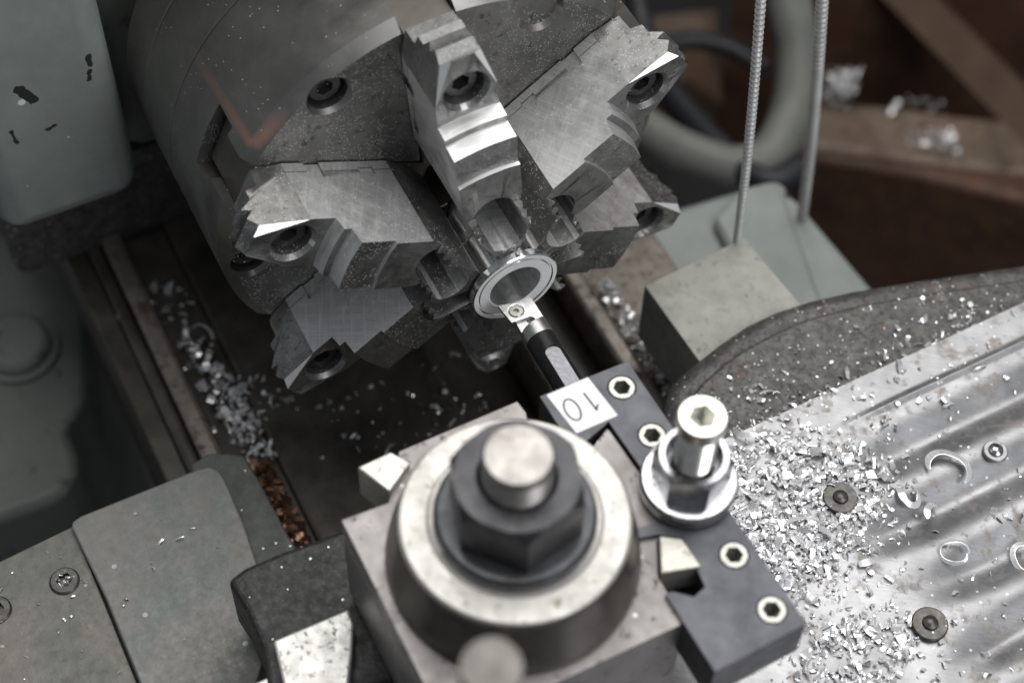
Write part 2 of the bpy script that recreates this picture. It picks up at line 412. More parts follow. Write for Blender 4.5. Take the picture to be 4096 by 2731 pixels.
for p in jaw.data.polygons:
    c, n_ = p.center, p.normal
    if abs(n_.y) > .985 and c.z < 76: p.material_index = 1
    elif n_.z > .8 and c.x > -28 and c.z < 70: p.material_index = 1
    elif abs(n_.y) > .25 and n_.x > .25 and c.z > 74 and p.area > 6: p.material_index = 2
mj = prism([(-9.5, 13), (9.5, 13), (9.5, 84), (-9.5, 84)], -79, -53.4, 'x')
js = cap_screw(6.5, 6.5, 'x', jaw, (-37.8, 0, 77.6), name='jaw_screw')
ms = obj('master_jaw', mj, 'cone_dark', jaw); cut(ms, [prism([(-9.0, z), (0, z + 1.6), (9.0, z)][::1] + [(9.0, z + 1.3), (-9.0, z + 1.3)], -90, -74, 'x') for z in range(30, 84, 5)]) if False else None
bev(ms, .5)
jaw.rotation_euler.x = R_(JA[0] - 90)
jaws = [jaw]
for a in JA[1:]:
    j = jaw.copy(); COL.objects.link(j); j.rotation_euler.x = R_(a - 90)
    for c in (js, ms):
        d = c.copy(); COL.objects.link(d); d.parent = j
    jaws.append(j)

# ================================================================ WORKPIECE
work = empty('turned_workpiece', 'bright turned metal bush with a flanged rim gripped in the chuck jaws', 'workpiece')
w = obj('flanged_bush', lathe([(9.9, -.4), (10.3, -.12), (13.9, -.12), (14.15, -.5), (14.5, -.5), (14.8, 0), (16.2, 0), (16.6, -.4), (16.6, -2.8), (16.2, -3.2), (12.5, -3.4), (12.3, -33), (9.4, -40), (9.6, -6)], 'x', 128, closed=True), 'bright_turned', work)
smooth(w, 25)
w.data.materials.append(M['face_turned']); w.data.materials.append(M['bore_polish'])
for p in w.data.polygons:
    if p.normal.x > .8: p.material_index = 1
    elif p.center.x < -.3 and math.hypot(p.center.y, p.center.z) < 10.2: p.material_index = 2
tag(w, None)
fb = obj('shank_band', lathe([(12.45, -20), (13.2, -20.3), (13.2, -23), (12.45, -23.4)], 'x', 96), 'bar_silver', work); smooth(fb)

# ================================================================ BORING BAR
bar = empty('boring_bar', 'slim boring bar, silver nose and glossy black shank, reaching into the flanged bush', 'boring bar')
BY, BZ, BR = -1.9, -1.0, 5.35
shank = obj('shank', lathe([(0, 23), (BR + .05, 23), (BR + .05, 100), (0, 100)], 'x', 64, (BY, BZ)), 'bar_black', bar)
cut(shank, [prism([(32.3 - 2.7 * math.cos(a), -2.0 + 2.75 * math.sin(a)) for a in [math.pi / 2 * (k / 6 - 1) for k in range(13)]][::-1] + [(70, -4.75), (70, .75)], BZ + BR - .72, 12, 'z')]); smooth(shank, 30)
shank.data.materials.append(M['bar_flat'])
for p in shank.data.polygons:
    if p.normal.z > .98 and 29.7 < p.center.x < 71 and p.center.z < BZ + BR - .6: p.material_index = 1
head = obj('bar_head', lathe([(0, 5.5), (BR - .9, 5.5), (BR - .35, 6.2), (BR - .3, 14), (BR - .1, 19), (BR, 22.98), (0, 22.98)], 'x', 64, (BY, BZ)), 'bar_silver', bar)
cut(head, [prism([(3, -12), (17.2, -12), (18.4, -7), (17.5, 0), (15, 5.5), (3, 6)], .15, 12, 'z'),
           cyl(1.5, -2.5, 5, 'z', (14.9, -1.6), 24)]); bev(head, .25, 2, 40); smooth(head, 30)
ins = obj('cutting_insert', prism([(5.3, -9.75), (7.3, -.9), (14.3, -1.9), (13.9, -8.7)], .16, 1.7, 'z'), 'insert_steel', bar)
cut(ins, [lathe([(0, -1), (2.1, -1), (2.1, 1.0), (3.0, 1.9), (0, 1.9)], 'z', 32, (10.2, -5.0))]); bev(ins, .2, 2); smooth(ins, 30)
o = cap_screw(2.6, 1.5, 'z', bar, (10.2, -5.0, .3), mat='screw_zinc', name='insert_screw', hx=.42)

# ================================================================ TOOL HOLDER
hold = empty('tool_holder', 'black quick-change tool holder block carrying the number 10 sticker', 'tool holder')
hp = [(58.3, -21.5), (58.7, 10.2), (163, 13.2), (164.3, -19.0)]
hb = obj('holder_block', prism(hp, 6.5, 26, 'z'), 'holder_black', hold)
scr = [(66.8, 3.7), (86.7, 3.7), (134.3, 5.4), (154.8, 6.2)]
hc = [prism([(84, -30), (76.2, -6.2), (119.5, -3.8), (114, -11), (113, -30)], 0, 30, 'z'),
      prism([(113, -30), (118, -12), (122.4, -5.6), (139.6, -7.8), (141, -12.5), (136.5, -17.5), (136, -30)], 12, 30, 'z')]
for p in scr: hc.append(cyl(4.7, 8, 30, 'z', p, 40))
hc.append(cyl(6.2, 2, 30, 'z', (107.5, 4.6), 40))
cut(hb, hc); bev(hb, .55, 3, 40); smooth(hb, 30)
lb = obj('holder_lower_block', prism([(61, 2.5), (61, 10.5), (150, 12.6), (150, 3)], -22, 6.4, 'z'), 'holder_black', hold)
lb2 = obj('bar_sleeve', prism([(60.5, -9), (60.5, 2.4), (150, 2.4), (150, -9)], -12, 6.4, 'z'), 'holder_black', hold)
for i, p in enumerate(scr):
    s = obj('set_screw', lathe([(0, 14), (4.55, 14), (4.55, 25.6), (4.1, 26.2), (0, 26.2)], 'z', 40), 'screw_zinc', hold, (p[0], p[1], 0))
    cut(s, [hexa(2.9, 18, 30, 'z', (0, 0), .2 + i)]); smooth(s)
# sticker with the number
st = obj('number_sticker', prism([(58.8, -19.4), (58.6, -4.3), (75.5, -2.5), (75.6, -17.4)], 26.004, 26.12, 'z'), 'paper', hold)
def stroke(bm, P, w, z0, z1, closed=False):
    n = len(P); L = []; Rr = []
    for i in range(n):
        a = Vector(P[(i - 1) % n] if (closed or i > 0) else P[i]); b_ = Vector(P[(i + 1) % n] if (closed or i < n - 1) else P[i])
        d = (b_ - a).normalized(); q = Vector((-d.y, d.x)) * w / 2; p = Vector(P[i]); L.append(p + q); Rr.append(p - q)
    for i in range(n if closed else n - 1):
        k = (i + 1) % n
        prism([tuple(L[i]), tuple(L[k]), tuple(Rr[k]), tuple(Rr[i])], z0, z1, 'z', bm)
dg_ = newbm()
stroke(dg_, [(67.3 + 4.15 * math.cos(a) + .35 * math.sin(a), -14.55 + 2.25 * math.sin(a) - .25 * math.cos(a)) for a in [2 * math.pi * k / 40 for k in range(40)]], .62, 26.13, 26.15, True)
stroke(dg_, [(63.3, -8.35), (71.0, -7.55)], .68, 26.13, 26.15)
stroke(dg_, [(70.75, -7.5), (69.7, -6.9), (69.1, -6.1)], .6, 26.152, 26.16)
dgt = obj('printed_number', dg_, 'ink', st)

# height adjusting stud
SX, SY = 107.5, 4.6
obj('stud_flange', lathe([(7, 26.1), (14.6, 26.1), (15.2, 26.8), (15.3, 30.6), (14.6, 31.8), (12.5, 32.4), (7, 32.6)], 'z', 72, (SX, SY), closed=True), 'nut_chrome', hold)
hn = obj('hex_nut', hexa(12.2, 32.4, 45.2, 'z', (SX, SY), -.105), 'nut_chrome', hold)
cut(hn, [lathe([(0, 20), (8.6, 20), (8.6, 43), (9.3, 50), (0, 50)], 'z', 48, (SX, SY))])
cut(hn, [lathe([(0, 28), (12.0, 28), (12.35, 31.5), (12.35, 43.0), (10.3, 45.6), (0, 45.6)], 'z', 72, (SX, SY))], 'INTERSECT'); bev(hn, .35, 2, 40); smooth(hn, 30)
pr = [(0, 8)]; z = 8.0
pr.append((5.9, 8))
while z < 60.5:
    pr += [(6.5, z + .65), (5.75, z + 1.3)]; z += 1.3
pr += [(7.1, z + .4), (7.3, z + .9), (7.3, 66.6), (6.9, 67.2), (0, 67.2)]
sd = obj('threaded_stud', lathe(pr, 'z', 56, (SX, SY)), 'stud_nickel', hold)
cut(sd, [hexa(4.3, 59, 70, 'z', (SX, SY), .25)]); smooth(sd, 24)
for n_ in hold.children:
    if n_.name.startswith('stud_flange'): smooth(n_, 30)

# ================================================================ TOOL POST
post = empty('tool_post', 'brown-grey wedge tool post with a pale ring and big black nut on top', 'tool post')
AXC = (104.6, -54.4)
pb = obj('post_body', prism([(70.4, -96), (71.2, -80.5), (56.0, -70.0), (55.6, -28.2), (60.6, -27.6), (72, -31), (84.5, -20.5), (77, -7.2),
                              (78.2, -6.6), (118.6, -4.4), (119.4, -5.2), (118.7, -12.3), (129.8, -18.15), (146.4, -18.1), (146.4, -75), (134, -96)], -26, 24, 'z'), 'post_brown', post)
cut(pb, [box(60, 150, -97.2, -95.0, 13.5, 15.2), box(60, 150, -97.2, -94.4, 19.5, 20.3)])
bev(pb, .7, 2, 25); smooth(pb, 30)
cn = obj('post_cone', lathe([(30, 24.02), (38.4, 24.02), (38.6, 26.5), (37.8, 32), (34.9, 46), (34.2, 47.6), (30, 47.6)], 'z', 128, AXC, closed=True), 'cone_dark', post); smooth(cn, 30)
rg = obj('pale_ring', lathe([(20, 44), (30.1, 44), (33.6, 47.65), (33.9, 48.3), (33.3, 48.8), (26.0, 48.9), (24.7, 48.0), (20, 47.6)], 'z', 128, AXC, closed=True), 'ring_pale', post); smooth(rg, 30)
wa = obj('washer', lathe([(10, 47.7), (23.4, 47.7), (23.8, 48.4), (23.8, 51.6), (22.8, 52.8), (20.5, 53.3), (10, 53.3)], 'z', 96, AXC, closed=True), 'washer_black', post); smooth(wa, 30)
nu = obj('hex_nut', hexa(20.4, 53.4, 73.4, 'z', AXC, -.30), 'nut_black', post)
cut(nu, [lathe([(0, 40), (11.2, 40), (11.2, 71), (12.6, 80), (0, 80)], 'z', 64, AXC)])
cut(nu, [lathe([(0, 50), (20.5, 50), (20.5, 69), (17.8, 73.9), (0, 73.9)], 'z', 96, AXC)], 'INTERSECT'); bev(nu, .5, 2, 35); smooth(nu, 30)
pr = [(0, 40), (9.6, 40)]; z = 40.0
while z < 80: pr += [(10.35, z + 1.1), (9.3, z + 2.2)]; z += 2.2
pr += [(10.2, z + .5), (10.2, 83.4), (9.4, 84.6), (6, 85), (0, 85.1)]
sb = obj('centre_stud', lathe(pr, 'z', 72, AXC), 'stud_steel', post); smooth(sb, 24)
# dovetail clamps
c1 = obj('wedge_clamp', prism([(119.1, -12.0), (122.9, -6.3), (133.8, -5.7), (130.3, -17.8)], 14, 27.2, 'z'), 'clamp_steel', post); bev(c1, .5, 2)
c2 = obj('wedge_clamp', prism([(57.4, -84.6), (56.8, -73.0), (63.0, -69.2), (69.4, -79.3)], 10, 27.2, 'z'), 'clamp_steel', post); bev(c2, .5, 2)
# lever rising towards the viewer
lt = atz(1128, 1536, 118)
lv = obj('lever', tube(spline([(131, -72, 33), (140, -79, 36), (lt.x - 8, lt.y + 2, 46), (lt.x - 3, lt.y + 1, 70), (lt.x, lt.y, 116), (lt.x + .1, lt.y, 118)], 8), [7.3] * 39 + [6.9, 5.6], 28), 'lever_steel', post)
smooth(lv, 50)

# ================================================================ COMPOUND SLIDE under the post
cmp_ = empty('compound_slide', 'black and bright worn slide blocks beneath the tool post', 'compound slide')
p = obj('slide_block', prism(atzp([(522,1332),(560,1303),(640,1268),(790,1215),(860,1190),(1100,1400),(900,1560),(640,1640),(612,1568),(603,1490),(565,1400)], -30), -60, -30, 'z'), 'slide_black', cmp_); bev(p, 2, 3)
p = obj('bright_slide', prism(atzp([(628,1470),(800,1397),(812,1432),(808,1500),(790,1660),(672,1660)], -24), -45, -24, 'z'), 'bright_worn', cmp_); bev(p, .8, 2)
p = obj('gib_strip', prism(atzp([(545,1585),(640,1543),(662,1640),(600,1700)], -31), -50, -31, 'z'), 'bright_worn', cmp_); bev(p, .6, 2)
p = obj('swivel_base', lathe([(0, -60), (44, -60), (44, -30), (42, -27), (0, -27)], 'z', 96, (112, -52)), 'plate_grey', cmp_); smooth(p)

# ================================================================ CARRIAGE
car = empty('lathe_carriage', 'worn lathe carriage with grey green wing plates and a dark rounded casting', 'carriage')
def arc_pts(pts): return pts
p = obj('wing_plate', prism([(-19.0, -169.6), (-20.8, -168.4), (-21.7, -165), (-21.6, -119), (-20.4, -115.2), (-17.6, -113.0), (-13.5, -112.2), (7.1, -112.8), (24, -114.5), (36, -117.5), (48, -121.2), (60, -126), (70, -134), (92, -168.4), (49.5, -168.2), (13.5, -168.0)], -82, -70, 'z'), 'plate_worn', car); bev(p, 1.0, 3, 30); smooth(p)
p = obj('wing_step', prism([(-28.5, -121), (-30.5, -113), (-27, -106), (-23.6, -101.0), (-14, -100.4), (30, -98.5), (60, -98), (60, -125), (-10, -125)], -95, -77, 'z'), 'step_green', car); bev(p, 1.2, 3, 30); smooth(p)
fp = obj('front_plate', prism([(-20.6, -168.9), (95, -168.9), (95, -300), (-17.5, -300), (-18.4, -197)], -92, -73, 'z'), 'plate_grey', car); bev(fp, .8, 2)
cut(fp, [cyl(4.4, -78, -60, 'z', (-.4, -178.8), 40), cyl(4.4, -78, -60, 'z', (0, -204), 40)]); smooth(fp)
for c in ((-.4, -178.8), (0, -204)):
    cap_screw(5.4, 3.5, 'z', car, (c[0], c[1], -75.4), mat='washer_dark', name='plate_screw', hx=.55)
# rear wing block
rb = obj('rear_wing', prism(atzp([(1480, 655), (1703, 548), (1712, 549), (1860, 722), (1800, 850), (1605, 828)], -68), -104, -68, 'z'), 'way_grey', car); bev(rb, .6, 2); smooth(rb)
# saddle casting with the rounded shoulder
sh = [(80, 14)] + atzp([(1530, 885), (1560, 852), (1605, 815), (1660, 772), (1720, 732), (1780, 704), (1860, 678), (1960, 655), (2100, 632), (2352, 596), (2560, 572)], -60.6) + [(130, 330), (300, 330), (300, 0), (150, -60), (80, -60)]
sc_ = obj('saddle_casting', prism(sh, -130, -60.6, 'z'), 'cast_dark', car)
bev(sc_, 7.0, 5, 40); smooth(sc_, 40)
# inner step of the shoulder
sh2 = [(84, 20)] + atzp([(1575, 925), (1610, 880), (1666, 829), (1720, 795), (1773, 766), (1850, 732), (1960, 702), (2100, 676), (2352, 640), (2560, 612)], -57.9) + [(140, 320), (290, 320), (290, 10), (150, -50), (86, -50)]
s2 = obj('saddle_top', prism(sh2, -61.5, -57.9, 'z'), 'cast_dark', car); bev(s2, 1.6, 3, 40); smooth(s2, 40)
# pressed sheet cover with ribs
cov = bmesh.new()
NX, NY = 300, 120
x0, x1, y0, y1 = 62.0, 262.0, -40.0, 300.0
def rib(x, y):
    start = 74 + 7 * math.sin(x * .09) - (x - 95) * .05
    amp = min(1, max(0, (y - start) / 40)); amp = amp * amp * (3 - 2 * amp)
    z = 0.0
    for k in range(7):
        d = (x - (95 + 26 * k)) / 7.6
        z -= 4.6 * amp * math.exp(-d * d)
    z += .9 * min(1, max(0, (y - 95) / 25)) * math.exp(-((x - 77) / 1.3) ** 2)
    z += .12 * math.sin(x * .11 + y * .03) + .10 * math.sin(y * .09 - x * .05)
    return z
vs = [[None] * (NY + 1) for _ in range(NX + 1)]
for i in range(NX + 1):
    for j in range(NY + 1):
        x = x0 + (x1 - x0) * i / NX; y = y0 + (y1 - y0) * j / NY
        vs[i][j] = cov.verts.new((x - .018 * (y - 63) * (1 if i == 0 else 1), y, -51.2 + rib(x, y)))
for i in range(NX):
    for j in range(NY): cov.faces.new((vs[i][j], vs[i + 1][j], vs[i + 1][j + 1], vs[i][j + 1]))
r_ = bmesh.ops.extrude_face_region(cov, geom=cov.faces[:])
bmesh.ops.translate(cov, verts=[g for g in r_['geom'] if isinstance(g, bmesh.types.BMVert)], vec=(0, 0, -1.6))
bmesh.ops.recalc_face_normals(cov, faces=cov.faces[:])
cover = empty('ribbed_cover', 'ribbed grey sheet metal cover littered with bright chips', 'sheet metal cover')
co = obj('ribbed_sheet', cov, 'cover_steel', cover); smooth(co, 50)
for (x, y, rr, flat) in ((102.2, 80.3, 6.3, 0), (110.2, 142.9, 4.6, 1), (157.3, 81.4, 6.3, 0)):
    o = obj('washer', lathe([(2.0, 0), (rr, 0), (rr, .8), (rr - .4, 1.2), (2.2, 1.2)], 'z', 48, closed=True), 'cover_steel' if flat else 'washer_dark', cover, (x, y, -50.6 + rib(x, y) + (0 if flat else .3)))
    smooth(o)
    h = obj('screw_head', lathe([(0, 0), (3.0, 0), (2.6, 1.4), (1.6, 2.0), (0, 2.1)], 'z', 32), 'nut_chrome' if flat else 'washer_dark', o, (0, 0, .7)); smooth(h)

# ================================================================ BED
bed = empty('lathe_bed', 'dark oily lathe bed ways running under the chuck', 'lathe bed')
def strip(name, mat, y0, y1, z0, z1, x0=-420, x1=260, w=.8):
    o = obj(name, box(x0, x1, y0, y1, z0, z1), mat, bed); bev(o, w, 2); return o
strip('front_shear', 'bed_oily', -128, -119, -200, -123)
strip('front_way', 'bed_oily', -118.9, -113, -200, -119, w=2)
strip('guide_rail', 'rail_pale', -112.2, -103.5, -200, -116.5, w=2.2)
strip('chip_gutter', 'bed_oily', -103.4, -84, -200, -124)
strip('bed_floor', 'bed_oily', -83.9, -6, -200, -121.5, w=2)
strip('bed_well', 'bed_oily', -5.9, 30, -230, -150)
strip('inner_way', 'rail_pale', 31, 38, -200, -118, w=2.4)
strip('bed_shadow_slot', 'bed_oily', 38.1, 62, -230, -140)
strip('rear_way', 'rail_pale', 63, 71.5, -200, -118, w=2)
strip('rear_gutter', 'rail_steel', 71.6, 112, -200, -121.5)
# ================================================================ HEADSTOCK
hs = empty('headstock', 'green painted lathe headstock housing left of the chuck', 'headstock')
o = obj('front_housing', box(-420, -140, -152, -94, -54, 260), 'paint_green', hs); bev(o, 11, 6); smooth(o, 40)
o = obj('main_housing', box(-420, -172, -94.5, 150, -70, 260), 'paint_green_dark', hs); bev(o, 14, 5); smooth(o, 40)  # darker green puts the shade on the set-back housing into its colour
o = obj('lower_casting', box(-420, -176, -150, 150, -125, -71), 'cast_dark', hs); bev(o, 6, 3)
gb = empty('gear_box', 'blurred green gear box casting with a round boss, far below the headstock', 'gear box')
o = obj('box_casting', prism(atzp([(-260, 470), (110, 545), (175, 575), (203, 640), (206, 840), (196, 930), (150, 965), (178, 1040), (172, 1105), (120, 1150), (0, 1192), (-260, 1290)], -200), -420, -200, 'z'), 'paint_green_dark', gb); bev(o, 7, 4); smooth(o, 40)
bp = atz(38, 795, -196)
o = obj('round_boss', lathe([(0, -199.9), (19.5, -199.9), (19.5, -197), (16.5, -196.8), (16, -192.5), (13.5, -190.2), (0, -189.5)], 'z', 64, (bp.x, bp.y)), 'paint_green_dark', gb); smooth(o)

# ================================================================ REAR: bracket, hose, cords, tray
br = empty('green_bracket', 'pale green angled casting behind the rear of the bed', 'bracket')
bpts = atzp([(1395, 640), (1440, 545), (1560, 470), (1700, 430), (1790, 405), (2000, 650), (2090, 760), (1800, 900), (1500, 800)], -150)
o = obj('bracket_plate', prism(bpts, -210, -150, 'z'), 'paint_green', br); bev(o, 5, 4); smooth(o, 40)
b2 = atzp([(1640, 500), (1700, 430), (1775, 412), (1800, 440), (1930, 800), (1800, 820)], -143)
o = obj('bracket_rib', prism(b2, -149.9, -143, 'z'), 'paint_green', br); bev(o, 3, 3); smooth(o, 40)
hp_ = [atz(1470, 290, -260), atz(1560, 345, -258), atz(1690, 385, -256), atz(1775, 350, -252), atz(1822, 240, -240), atz(1830, 120, -220), atz(1815, 20, -200), atz(1790, -80, -180), atz(1770, -200, -150)]
hose = obj('coolant_hose', tube(spline(hp_, 10), 12.5, 24), 'hose_grey'); smooth(hose, 60)
tag(hose, 'thick grey green hose bent in a loop behind the chuck', 'hose')
cb_ = obj('power_cable', tube(spline([atz(1455, -60, -240), atz(1470, 60, -250), atz(1530, 200, -260), atz(1640, 330, -255), atz(1760, 420, -250), atz(1850, 380, -250)], 8), 8, 16), 'cable_black'); smooth(cb_, 60)
tag(cb_, 'black cable curving behind the chuck over the hose', 'cable')
cb_ = obj('power_cable', tube(spline([atz(1500, 118, -300), atz(1580, 92, -300), atz(1680, 110, -300), atz(1760, 160, -300)], 8), 6, 16), 'cable_black'); smooth(cb_, 60)
tag(cb_, 'short black cable arching right of the upper right jaw', 'cable')
def cord(pa, pb_, label, sag, kr=1.0):
    n = 60; bm = newbm(); path = []
    for i in range(n + 1):
        t = i / n; q = pa.lerp(pb_, t); q = q + Vector((sag * math.sin(math.pi * t), 0, 0)); path.append(q)
    rr = []; pp = []
    for i in range(n):
        for f_, r_2 in ((0, .95), (.35, 1.9), (.7, 1.9)):
            pp.append(path[i].lerp(path[i + 1], f_)); rr.append(r_2 * kr)
    o = obj('beaded_cord', tube(pp, rr, 10, bm), 'cord_grey'); smooth(o, 60)
    return tag(o, label, 'cord', 'beaded metal cords hanging behind the lathe')
cord(aty(1752, -60, 104), atz(1691, 575, -75), 'left beaded cord, ending behind the grey square block', 1.5)
cord(aty(1892, -60, 150), atz(1842, 500, -150), 'right beaded cord, ending on the green bracket', 2, 1.3)
tray = empty('chip_tray', 'rusty brown chip tray with a thick edge, far behind on the right', 'tray')
TZ = -330
tp = atzp([(1800, 250), (1870, 232), (2050, 240), (2200, 262), (2420, 285), (2600, 300), (2600, 470), (2352, 400), (2100, 368), (1880, 340), (1790, 330)], TZ)
o = obj('tray_top', prism(tp, TZ - 30, TZ, 'z'), 'tray_top', tray); bev(o, 5, 3)
tp2 = atzp([(1780, 300), (1880, 338), (2100, 366), (2352, 398), (2600, 465), (2600, 520), (2100, 400), (1800, 350)], TZ + 2)
o = obj('tray_edge', prism(tp2, TZ - 120, TZ + 2, 'z'), 'rusty_sheet', tray); bev(o, 5, 3)
wl = empty('rusty_machine_panel', 'dark rusty steel panel with slanting brown struts, top right background', 'machine panel')
pa, pb_ = atz(1640, 260, -480), atz(2700, 420, -480)
def wallp(name, a, b, z0, z1, th, mat, par):
    d = (b - a).normalized(); nrm = Vector((-d.y, d.x, 0)).normalized() * th
    q = [(a.x, a.y), (b.x, b.y), (b.x + nrm.x, b.y + nrm.y), (a.x + nrm.x, a.y + nrm.y)]
    return obj(name, prism(q, z0, z1, 'z'), mat, par)
wallp('back_panel', pa, pb_, -560, 500, 20, 'rusty_sheet', wl)
def strut(a, b, r, mat='timber'):
    o = obj('strut', tube([a, b], r, 4), mat, wl); return o
strut(atz(2040, -60, -330), atz(2420, 330, -330), 17)
strut(atz(1380, 90, -420), atz(1640, 60, -420), 16)
strut(atz(1560, 120, -440), atz(1570, 240, -440), 28)
strut(atz(1690, -40, -400), atz(1960, 30, -400), 10)
gr = obj('ground', box(-1500, 900, -1200, 1800, -700, -690), 'floor_dark'); tag(gr, 'dark unlit floor below the machine', 'floor', kind='structure')

# ================================================================ CHIPS
def flake(bm, c, s, curl=1.0, flat=.5):
    """a tiny curled chip: short curved ribbon with thickness"""
    n = random.choice((2, 3, 3, 4)); L = s * rnd(.7, 1.6); W = s * rnd(.35, .9)
    if random.random() < .22: L *= 1.5; W *= .5
    elif random.random() < .10: L *= 2.6; W *= .45; n = 7; curl *= .75
    rad = s * rnd(.5, 1.6) * curl; arc = L / rad
    m = Matrix.Rotation(rnd(0, 6.28), 3, 'Z') @ Matrix.Rotation(random.gauss(0, flat), 3, 'X') @ Matrix.Rotation(random.gauss(0, flat), 3, 'Y')
    th = .09 * s
    top = []; bot = []
    tw = rnd(-.5, .5)
    for i in range(n + 1):
        a = arc * (i / n - .5); 
        for k, lst in ((0, top), (1, bot)):
            rr = rad - k * th
            x = rr * math.sin(a); z = rr * math.cos(a) - rad
            ww = W * (.5 + .5 * math.sin(math.pi * (i + .7) / (n + 1.4)))
            lst.append([bm.verts.new(Vector(c) + m @ Vector((x, sgn * ww / 2, z + sgn * tw * a * W))) for sgn in (-1, 1)])
    for i in range(n):
        bm.faces.new((top[i][0], top[i][1], top[i + 1][1], top[i + 1][0]))
        bm.faces.new((bot[i][1], bot[i][0], bot[i + 1][0], bot[i + 1][1]))
        for k in (0, 1):
            bm.faces.new((top[i][k], top[i + 1][k], bot[i + 1][k], bot[i][k]))
def inpoly(x, y, P):
    c = False; n = len(P)
    for i in range(n):
        (x1_, y1_), (x2_, y2_) = P[i], P[(i + 1) % n]
        if (y1_ > y) != (y2_ > y) and x < (x2_ - x1_) * (y - y1_) / (y2_ - y1_) + x1_: c = not c
    return c
def field(name, label, polys, zf, mat, size, kind='stuff', clump=False):
    bm = newbm()
    for P, n, layers in polys:
        xs = [p[0] for p in P]; ys = [p[1] for p in P]; k = 0; tries = 0
        while k < n and tries < n * 30:
            tries += 1
            x, y = rnd(min(xs), max(xs)), rnd(min(ys), max(ys))
            if not inpoly(x, y, P): continue
            if any(math.hypot(x - a_, y - b_) < 6.0 for a_, b_ in ((102.2, 80.3), (110.2, 142.9), (157.3, 81.4))) and random.random() < .93: continue
            if clump and mnoise.noise(Vector((x * .16, y * .16, 3.7))) + mnoise.noise(Vector((x * .45, y * .45, 1.1))) * .6 < rnd(-.75, .25): continue
            s = size * random.lognormvariate(-.1, .55); s = min(s, size * 2.8)
            flake(bm, (x, y, zf(x, y) + s * .35 + rnd(0, layers)), s)
            k += 1
    o = obj(name, bm, mat); smooth(o, 50)
    return tag(o, label, 'metal chips', kind=kind)
zc = lambda x, y: -51.1 + rib(x, y)
pile = [(66, 52), (66, 66), (69.8, 86.7), (80, 100), (96, 106), (116.9, 98), (128, 72), (138, 46), (130, 30), (112, 22), (85, 18), (70, 30)]
core = [(72, 46), (72, 72), (84, 90), (104, 98), (118, 82), (126, 58), (124, 44), (104, 30), (84, 30)]
pile2 = [(141.0, 59.9), (143, 74), (152, 79), (163.1, 74), (172, 52), (168, 30), (154.9, 26.6), (145.3, 40)]
allr = [(62, 20), (62, 205), (190, 205), (200, 20)]
outer = [(60, 60), (62, 115), (74, 118), (96, 116), (126, 100), (145, 75), (172, 82), (190, 40), (176, 10), (120, 10)]
shoulder = [(44, 150), (50, 178), (62, 190), (60, 150), (62, 112), (62, 70), (54, 70), (50, 110)]
field('aluminium_chips', 'heap of tiny bright aluminium chips spread over the ribbed cover', [(core, 1750, 1.6), (pile, 900, .7), (pile2, 480, .8), (outer, 420, .3), (allr, 420, .1)], zc, 'chip_metal', 1.55, clump=True)
clus = []
for (x, y, r_3, n) in ((60, 158, 7, 46), (50, 172, 5, 14), (62, 120, 5, 22), (57, 95, 5, 14), (60, 80, 6, 34), (46, 78, 4, 12), (54, 132, 4, 8)):
    clus.append(([(x + r_3 * math.cos(a) * .8, y + r_3 * 1.5 * math.sin(a)) for a in [k * .7 for k in range(9)]], n, .4))
field('shoulder_chips', 'bright chips scattered on the dark rounded saddle casting', clus + [(shoulder, 60, .1), ([(34, 80), (32, 150), (48, 190), (60, 190), (60, 60), (44, 50)], 90, .1)], lambda x, y: -57.7, 'chip_metal', 1.25)
g1 = [(-150, -103), (-45, -103), (-45, -86), (-150, -86)]
g2 = [(-115, -100), (-70, -98), (-44, -92), (-44, -84), (-85, -86), (-110, -92)]
g3 = [(-90, -92), (-62, -92), (-58, -66), (-84, -70)]
field('gutter_chips', 'tangled bright chips lying in the dark gutter of the bed', [(g1, 60, .5), (g2, 170, 5), (g3, 50, 4)], lambda x, y: -123.5, 'chip_metal', 2.2)
field('copper_swarf', 'brown copper coloured swarf beside the green step of the carriage', [([(-44, -97), (-44, -88), (10, -87), (14, -97)], 480, 1.5)], lambda x, y: -122.5, 'chip_copper', 2.4)
field('rear_gutter_chips', 'bright chips along the rear way beside the grey square block', [([(-60, 72), (-60, 80), (8, 82), (12, 73)], 230, 5), ], lambda x, y: -121, 'chip_metal', 2.3)
field('bed_chips', 'few dull chips on the oily bed floor under the chuck', [([(-60, -60), (-60, 10), (0, 5), (10, -50)], 130, .3)], lambda x, y: -121, 'chip_metal', 1.4)
field('plate_chips', 'stray bright chips on the worn carriage wing plate', [([(-15, -165), (-15, -118), (30, -120), (60, -165)], 12, 0)], lambda x, y: -69.6, 'chip_metal', 1.1)
field('front_plate_chips', 'crumbs of swarf on the stained front plate', [([(-15, -172), (60, -172), (60, -215), (-15, -215)], 50, 0), ([(-5, -175), (4, -175), (4, -182), (-5, -182)], 30, .5)], lambda x, y: -72.7, 'chip_metal', .9)
P1 = atzp([(1895, 190), (1960, 190), (1960, 235), (1895, 235)], TZ + 8)
P2 = atzp([(2080, 300), (2200, 310), (2200, 370), (2080, 350)], TZ)
P3 = atzp([(2020, 230), (2160, 240), (2160, 262), (2020, 250)], TZ)
field('tray_chips', 'out of focus chips heaped on the rusty tray', [(P1, 150, 22), (P2, 60, 3), (P3, 20, 2)], lambda x, y: TZ + 3, 'chip_metal', 2.6)

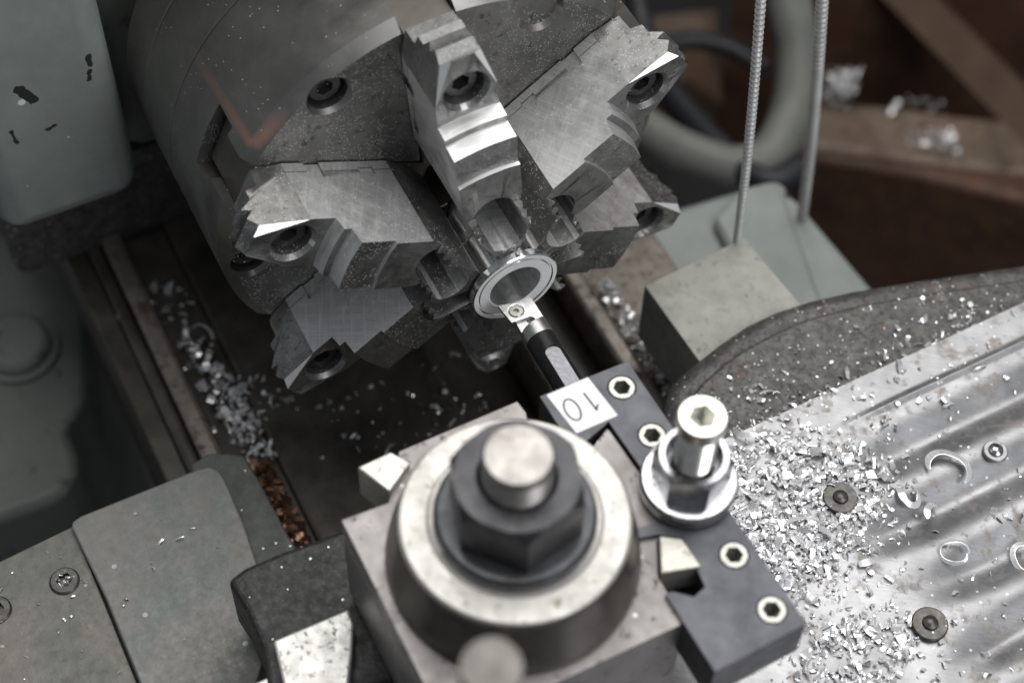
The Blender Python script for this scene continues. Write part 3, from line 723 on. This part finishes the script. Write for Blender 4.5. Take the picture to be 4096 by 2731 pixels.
# single long curls, countable
def curl(x, y, rr, turns, w, label, tilt=(0, 0), rot=0, pitch=1.0):
    n = int(26 * turns) + 4; bm = newbm(); top = []; bot = []
    for i in range(n + 1):
        a = 2 * math.pi * turns * i / n; q = rr * (1 - .12 * i / n)
        for k, l in ((0, top), (1, bot)):
            r2 = q * (1 + .12 * math.sin(2.3 * a + turns)) - k * .18
            ce = Vector((r2 * math.cos(a), r2 * math.sin(a), pitch * i / n + .9 * math.sin(a * 1.3)))
            ww = w * min(1, 4 * min(i, n - i) / n + .25)
            l.append([bm.verts.new(ce + Vector((-.8 * ww * s * math.cos(a), -.8 * ww * s * math.sin(a), s * ww / 2))) for s in (-1, 1)])
    for i in range(n):
        bm.faces.new((top[i][0], top[i][1], top[i + 1][1], top[i + 1][0])); bm.faces.new((bot[i][1], bot[i][0], bot[i + 1][0], bot[i + 1][1]))
        for k in (0, 1): bm.faces.new((top[i][k], top[i + 1][k], bot[i + 1][k], bot[i][k]))
    o = obj('metal_curl', bm, 'chip_metal', None, (x, y, zc(x, y) + 1.5), (tilt[0], tilt[1], rot)); smooth(o, 60)
    return tag(o, label, 'metal curl', 'long metal curls on the ribbed cover')
curl(109, 122, 7.5, .62, 1.6, 'largest open metal curl, below the small pale screw on the cover', (.1, .1), .4)
curl(131, 114, 1, .3, 1, 'x')if False else None
curl(138, 105, 5.0, .98, .7, 'thin closed metal ring in the middle of the ribbed cover', (.15, -.1), 1)
curl(124, 108, 6.0, .3, 1.3, 'short bent curl just above the thin closed ring', (.4, 0), 2.4)
curl(112, 104, 4.2, .8, 1.2, 'wide dull curl at the right end of the chip heap', (.2, .1), 3)
curl(150, 128, 5.2, .95, 1.0, 'round curl at the right border of the photo', (.1, .2), 0)
curl(63, 66, 5.0, .4, 1.1, 'curl lying across the dark shoulder at the upper left of the cover', (.1, .2), 4)

# ================================================================ LIGHT
W = bpy.data.worlds.new('World'); SC.world = W; W.use_nodes = True
bg = W.node_tree.nodes['Background']; bg.inputs[0].default_value = (.86, .92, 1, 1); bg.inputs[1].default_value = .17
def area(name, loc, target, sx, sy, power, col):
    l = bpy.data.lights.new(name, 'AREA'); l.shape = 'RECTANGLE'; l.size = sx; l.size_y = sy; l.energy = power; l.color = col
    o = bpy.data.objects.new(name, l); COL.objects.link(o); o.location = loc
    o.rotation_euler = (Vector(target) - Vector(loc)).to_track_quat('-Z', 'Y').to_euler(); return o
area('workshop_window_light', (-250, 260, 1050), (60, 0, 0), 1.3, 1.1, 15, (1, .985, .96))
area('added_fill_light', (900, 300, 700), (80, 40, -40), .6, .6, 5, (.97, .98, 1))  # weak fill added from the right to lift the front faces, no visible source

# ================================================================ CAMERA
cd = bpy.data.cameras.new('Camera'); cam = bpy.data.objects.new('Camera', cd); COL.objects.link(cam); SC.camera = cam
cd.lens = 61.2825; cd.sensor_width = 36; cd.clip_start = .02; cd.clip_end = 20
cam.matrix_world = Matrix.Translation(CAM) @ ROT.to_4x4()
cd.dof.use_dof = True; cd.dof.focus_distance = .612; cd.dof.aperture_fstop = 6.0; cd.dof.aperture_blades = 7

# ---------------------------------------------------------------- millimetres -> metres
done = set()
for o in list(SC.objects):
    if o.type == 'MESH' and o.data.name not in done:
        done.add(o.data.name); o.data.transform(Matrix.Scale(.001, 4))
    o.location = o.location * .001
    if o.type == 'EMPTY': o.empty_display_size = .01
SC.render.engine = 'CYCLES'
SC.view_settings.view_transform = 'Standard'; SC.view_settings.look = 'None'; SC.view_settings.exposure = .14; SC.view_settings.gamma = 1
